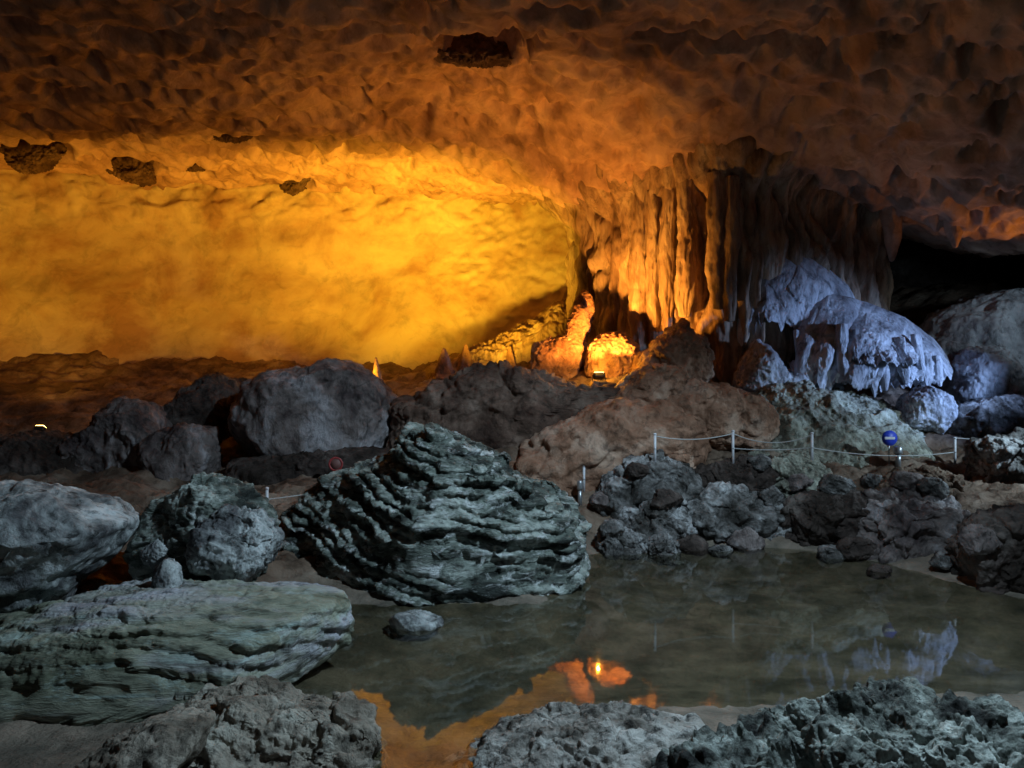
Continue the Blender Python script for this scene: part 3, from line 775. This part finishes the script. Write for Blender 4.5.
# ceiling stalactites at the lip of the dark recess
for i, (px, yt, yb, d, lab) in enumerate(((955, 205, 248, 23.0, 'short stalactite hanging at the lip of the dark recess, longest of three'), (935, 208, 232, 23.3, 'stubby stalactite left of the longest one over the dark recess'), (892, 195, 262, 24.2, 'thin stalactite beside the right end of the flowstone curtain'))):
    a = np.array(at(px, yt - 12, d)); b = np.array(at(px, yb, d))
    v, f = drip_verts(a, b, 0.42, 0.22, 0.06, 700 + i, n=28, k=50, rough=0.3)
    tag(link_mesh('stalactite', v - a, f, M['ceiling'], None, tuple(a)), lab, 'stalactite', 'stalactites over the recess')

# ------------------------------------------------------------------ around the amber lamps
niche = [
    ('lamp_rock', 'brightly glowing rounded rock right behind the amber lamp', [(584, 376), (590, 345), (602, 334), (622, 332), (638, 345), (640, 372), (615, 386)], 23.8, 0.55, 801),
    ('lamp_rock', 'amber ledge left of the glowing rock in the niche', [(528, 375), (534, 345), (560, 336), (584, 340), (592, 362), (570, 386)], 24.7, 0.5, 803),
    ('lamp_rock', 'upright knob at the left above the amber ledge', [(564, 345), (568, 322), (575, 305), (586, 308), (590, 330), (584, 348)], 24.6, 0.3, 805),
    ('lamp_rock', 'pale stacked knob higher on the left side of the niche', [(574, 322), (576, 300), (584, 290), (592, 297), (594, 318), (584, 330)], 25.2, 0.3, 807),
    ('lamp_rock', 'low amber lump at the foot of the first drip column', [(632, 374), (636, 356), (650, 348), (658, 362), (655, 380)], 22.9, 0.35, 809),
]
for nm, lab, ol, d, th, s in niche:
    rock(nm, lab, 'rock', ol, d, th, M['flow'], s, group='rocks in the amber lamp niche', sub=5, amp=0.14, ridged=0.07, boxy=0.65, fine=0.02, lumps=0.06, lump_f=3)
rock('rubble_slope', 'rough red-brown rock slope between the lamp niche and the foot of the amber wall', 'rock slope',
     [(405, 400), (440, 376), (478, 348), (515, 330), (545, 312), (566, 296), (584, 320), (582, 385), (500, 410)], 29.0, 0.9, M['curtain'], 821,
     sub=6, amp=0.10, freq=1.5, ridged=0.12, boxy=0.55, fine=0.035, lumps=0.22, lump_f=1.3, tilt=0.5)
for i, (px, yt, yb, d, r, lab) in enumerate(((376, 357, 394, 24.4, 0.22, 'bright yellow pointed stalagmite on the right shoulder of the blocky boulder'),
                                            (443, 348, 374, 28.0, 0.36, 'rounded amber stalagmite with a dark side on the slope right of the yellow one'),
                                            (465, 344, 372, 28.2, 0.30, 'amber stalagmite next to the rounded one, nearer the niche'),
                                            (510, 346, 368, 28.0, 0.24, 'short brown stalagmite between the amber pair and the niche'))):
    a = np.array(at(px, yt, d)); b = np.array(at(px, yb + 6, d))
    v, f = drip_verts(a, b, r * 0.14, r, r * 1.3, 830 + i, n=28, k=50, rough=0.35)
    tag(link_mesh('stalagmite', v - b, f, M['flow'], None, tuple(b)), lab, 'stalagmite', 'stalagmites below the amber wall')


# ------------------------------------------------------------------ small fittings
def tube_verts(path, r, n=10):
    path = np.array(path, float); k = len(path)
    tg = np.gradient(path, axis=0); tg /= np.linalg.norm(tg, axis=1)[:, None]
    up = np.where(np.abs(tg[:, 2:3]) > 0.9, np.array([[1.0, 0, 0]]), np.array([[0, 0, 1.0]]))
    a = np.cross(tg, up); a /= np.linalg.norm(a, axis=1)[:, None]; b = np.cross(tg, a)
    th = np.linspace(0, 2 * PI, n, endpoint=False)
    rr = np.broadcast_to(np.asarray(r, float), (k,))
    V_ = path[:, None] + rr[:, None, None] * (a[:, None] * np.cos(th)[None, :, None] + b[:, None] * np.sin(th)[None, :, None])
    return V_.reshape(-1, 3), grid_faces(k, n, wrap=True)


def lathe(profile, n=20):
    """closed solid of revolution about z; profile of (r, z)"""
    pr = np.array(profile, float); th = np.linspace(0, 2 * PI, n, endpoint=False)
    V_ = np.stack([pr[:, None, 0] * np.cos(th), pr[:, None, 0] * np.sin(th), np.broadcast_to(pr[:, None, 1], (len(pr), n))], -1)
    return V_.reshape(-1, 3), grid_faces(len(pr), n, wrap=True)


def rot_x(v, a):
    c, s = math.cos(a), math.sin(a)
    return np.stack([v[:, 0], v[:, 1] * c - v[:, 2] * s, v[:, 1] * s + v[:, 2] * c], 1)


def box(sx, sy, sz, bev=0.1):
    """box with softened edges as a squared-off lathe-free mesh"""
    u, f = ico(3)
    p = 1 / bev
    k = (np.abs(u) ** p).sum(1) ** (1 / p)
    v = u / k[:, None]
    return v * np.array([sx, sy, sz]) / 2, f


def foot(px, py):
    """where the line of sight through a pixel meets the rock already built"""
    dg = bpy.context.evaluated_depsgraph_get()
    dirv = Vector(((px - 512) / FOC, 1, (384 - py) / FOC)).normalized()
    o = Vector((0, 0, EYE))
    for _ in range(4):
        hit, p, n, i, ob, mw = sc.ray_cast(dg, o, dirv)
        if not hit or ob.name.split('.')[0] != 'pool_water':
            break
        o = p + dirv * 0.01
    return p


bpy.context.view_layer.update()
# dark rocks added to the ceiling, their colour standing in for unlit recesses
for px, py, w_, h_, sd, lab in ((32, 152, 36, 17, 901, 'dark stand-in for a shaded ceiling recess at the far left above the amber wall'),
                                (132, 165, 27, 17, 903, 'dark drooping stand-in for a shaded ceiling recess over the left part of the amber wall'),
                                (194, 166, 18, 6, 905, 'thin dark stand-in for a shaded ceiling recess right of the drooping one'),
                                (228, 135, 30, 6, 909, 'long thin dark stand-in for a shaded ceiling recess above the others'),
                                (295, 182, 17, 10, 907, 'small dark stand-in for a shaded recess where ceiling and amber wall meet'),
                                (478, 50, 42, 17, 911, 'broad dark stand-in for a shaded recess alone high in the ceiling')):
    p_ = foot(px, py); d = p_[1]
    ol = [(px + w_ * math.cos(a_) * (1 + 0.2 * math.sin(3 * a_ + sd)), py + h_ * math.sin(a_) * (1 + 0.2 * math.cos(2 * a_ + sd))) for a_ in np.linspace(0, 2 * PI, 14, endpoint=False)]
    rock('ceiling_shade_rock', lab, 'rock', ol, d, max(0.25, h_ / FOC * d * 0.7), M['redbrown'], sd, group='dark stand-ins for shaded ceiling recesses', sub=5, amp=0.22, freq=1.6, ridged=0.14, boxy=0.55, fine=0.02, cuts=4, cracks=0.06, crack_f=2)
# loose broken rock between the large ones on the right bank
rg = random.Random(21)
for i, (px, py, sz) in enumerate(((612, 528, 9), (668, 500, 12), (702, 520, 10), (745, 540, 13), (772, 496, 9), (690, 545, 11), (722, 552, 8), (800, 482, 10), (838, 486, 12), (858, 548, 12), (872, 482, 8), (905, 482, 11), (935, 488, 10), (640, 470, 8), (760, 462, 8), (980, 540, 14), (948, 560, 10), (880, 572, 9), (830, 556, 10), (600, 500, 8))):
    p_ = foot(px, py + sz * 0.6); d = p_[1] + 0.05
    ol = []
    for a_ in np.linspace(0, 2 * PI, 9, endpoint=False):
        q_ = rg.uniform(0.75, 1.3)
        ol.append((px + 1.5 * sz * q_ * math.cos(a_), py - 0.85 * sz * q_ * math.sin(a_)))
    rock('broken_rock', 'small loose broken rock lying between the larger rocks of the right bank', 'rock', ol, d, 1.1 * sz / FOC * d, M[('rough', 'brown', 'rough', 'block')[i % 4]], 920 + i,
         group='loose broken rocks on the right bank', sub=4, amp=0.18, freq=1.2, ridged=0.08, boxy=0.5, fine=0.012, cuts=6)
posts = []
for px, yt, yb, d, lab in ((655, 433, 461, 20.35, 'white rope post above the dark rock, first in the row from the mound'),
                           (733, 430, 463, 20.35, 'white rope post second from the mound, above the long dark slab'),
                           (812, 432, 460, 20.35, 'white rope post with a bluish side above the crusted rock'),
                           (955, 437, 464, 20.0, 'white rope post standing right of the blue sign'),
                           (584, 465, 490, 19.9, 'thin white rope post just behind the steel bollard'),
                           (267, 487, 512, 17.6, 'lone white rope post between the knobbly and the largest boulder')):
    x, y, zb = foot(px, yb)
    if px == 267:                                   # stands on the ground well behind the knobbly boulder
        y = min(np.arange(13.6, 18.5, 0.1), key=lambda q: abs(384 - (ground((px - 512) / FOC * q, q) - EYE) * FOC / q - yb))
        x = (px - 512) / FOC * y; zb = ground(x, y)
    zt = at(px, yt, y)[2]; zb -= 0.04
    h = zt - zb
    r = empty('rope_post', (x, y, zb), lab, 'post', 'white rope posts')
    v, f = lathe([(0, 0), (0.034, 0), (0.034, h - 0.03), (0.0, h - 0.03)], 12); link_mesh('pole', v, f, M['metal'], r)
    v, f = lathe([(0, h - 0.05), (0.042, h - 0.05), (0.042, h - 0.015), (0.02, h), (0, h)], 12); link_mesh('cap', v, f, M['metal'], r)
    v, f = lathe([(0, h * .45), (0.040, h * .45), (0.040, h * .45 + .03), (0, h * .45 + .03)], 12); link_mesh('rope_ring', v, f, M['steel'], r)
    posts.append((x, y, zb, h))


def rope(a, b, fr_, sag, lab, parts=30):
    pa = np.array([a[0], a[1], a[2] + a[3] * fr_]); pb = np.array([b[0], b[1], b[2] + b[3] * fr_])
    t_ = np.linspace(0, 1, parts)[:, None]
    p = pa + (pb - pa) * t_; p[:, 2] -= (4 * sag * t_ * (1 - t_))[:, 0]
    v, f = tube_verts(p - pa, 0.012, 8)
    tag(link_mesh('rope', v, f, M['rope'], None, tuple(pa)), lab, 'rope', 'ropes along the path')


rope(posts[0], posts[1], 0.9, 0.12, 'upper sagging rope between the first and second rope posts')
rope(posts[1], posts[2], 0.9, 0.22, 'upper sagging rope between the second and third rope posts')
rope(posts[1], posts[2], 0.47, 0.05, 'lower rope between the second and third rope posts')
rope(posts[2], posts[3], 0.47, 0.15, 'lower rope passing behind the blue sign to the last rope post')
rope(posts[3], (14.2, 20.2, posts[3][2] - 0.04, 0.74), 0.97, 0.03, 'taut upper rope running from the last rope post to the right edge')
rope(posts[5], (posts[5][0] + 1.3, 18.1, posts[5][2], posts[5][3]), 0.55, 0.02, 'short rope leading right from the lone rope post')

# blue no-entry sign
x, y, zb = foot(889, 464); zb -= 0.04; z = at(889, 438, y)[2]; R_ = 7.6 / FOC * y
sg = empty('round_sign', (x, y, zb), 'round blue sign with a white horizontal bar on a thin pole', 'sign')
v, f = lathe([(0, 0), (0.016, 0), (0.016, z - zb), (0, z - zb)], 10); link_mesh('pole', v, f, M['steel'], sg)
v, f = lathe([(0, -0.012), (R_, -0.012), (R_, 0.012), (0, 0.012)], 40)
v = rot_x(v, PI / 2) + np.array([0, -0.03, z - zb]); di = link_mesh('sign_disc', v, f, M['sign_blue'], sg, smooth=False); di['label'] = 'blue disc'
v, f = box(R_ * 1.35, 0.012, R_ * 0.34, 0.08); v = v + np.array([0, -0.046, z - zb]); br = link_mesh('bar', v, f, M['sign_white'], sg); br['label'] = 'white horizontal bar'

# reddish round sign half hidden behind the largest boulder
x, y, z = at(336, 464, 19.2); zb = ground(x, y) - 0.04
sg = empty('round_sign', (x, y, zb), 'dim red-rimmed round sign behind the left top of the largest boulder', 'sign')
v, f = lathe([(0, 0), (0.016, 0), (0.016, z - zb), (0, z - zb)], 10); link_mesh('pole', v, f, M['steel'], sg)
v, f = lathe([(0, -0.01), (0.15, -0.01), (0.15, 0.01), (0, 0.01)], 32); link_mesh('sign_disc', rot_x(v, PI / 2) + np.array([0, -0.03, z - zb]), f, M['sign_dull'], sg, smooth=False)
v, f = lathe([(0.14, -0.014), (0.19, -0.014), (0.19, 0.014), (0.14, 0.014), (0.14, -0.014)], 32); rm = link_mesh('rim', rot_x(v, PI / 2) + np.array([0, -0.03, z - zb]), f, M['sign_red'], sg, smooth=False); rm['label'] = 'red rim'

# steel bollards by the path
for px, yt, yb, d, r, lab in ((580, 480, 505, 19.2, 0.055, 'steel bollard with a wider head at the right end of the largest boulder'),
                              (898, 446, 466, 19.4, 0.075, 'short steel bollard just right of the blue sign')):
    x, y, zb = foot(px, yb); zt = at(px, yt, y)[2]; zb -= 0.04; h = zt - zb
    b = empty('bollard', (x, y, zb), lab, 'bollard', 'steel bollards by the path')
    hd = h * 0.36
    v, f = lathe([(0, 0), (r, 0), (r, h - hd), (0, h - hd)], 18); link_mesh('post', v, f, M['steel'], b)
    v, f = lathe([(0, h - hd), (r * 1.45, h - hd), (r * 1.5, h - hd * 0.8), (r * 1.5, h - hd * 0.25), (r * 1.2, h - 0.02), (r * 0.6, h), (0, h)], 20); link_mesh('head', v, f, M['steel'], b)


# amber floodlight fixtures
def floodlight(px, py, d, w_, lab, yaw, tilt):
    x, y, z = at(px, py, d)
    r = empty('floodlight', (x, y, z - 0.13), lab, 'floodlight', 'amber floodlights')
    r.rotation_euler = (0, 0, yaw)
    ct = np.array([0, 0, 0.16])
    v, f = box(w_, 0.16, 0.20, 0.1); link_mesh('housing', rot_x(v, tilt) + ct, f, M['black'], r)
    v, f = box(w_ * 0.88, 0.02, 0.17, 0.1); v = v + np.array([0, 0.085, 0]); link_mesh('lens', rot_x(v, tilt) + ct, f, M['lens'], r)
    hw = w_ / 2 + 0.02
    v, f = tube_verts([(-hw, 0, 0.16), (-hw, 0, 0.05), (-hw, 0, 0.0), (-hw * .5, 0, 0.0), (hw * .5, 0, 0.0), (hw, 0, 0.0), (hw, 0, 0.05), (hw, 0, 0.16)], 0.014, 8); link_mesh('bracket', v, f, M['black'], r)


floodlight(599, 377, 22.4, 0.36, 'glowing amber floodlight in the niche at the foot of the curtain', 0.2, 1.0)
floodlight(40, 430, 23.4, 0.3, 'small glowing amber floodlight at the far left behind the low dark boulder', 0.0, 1.0)
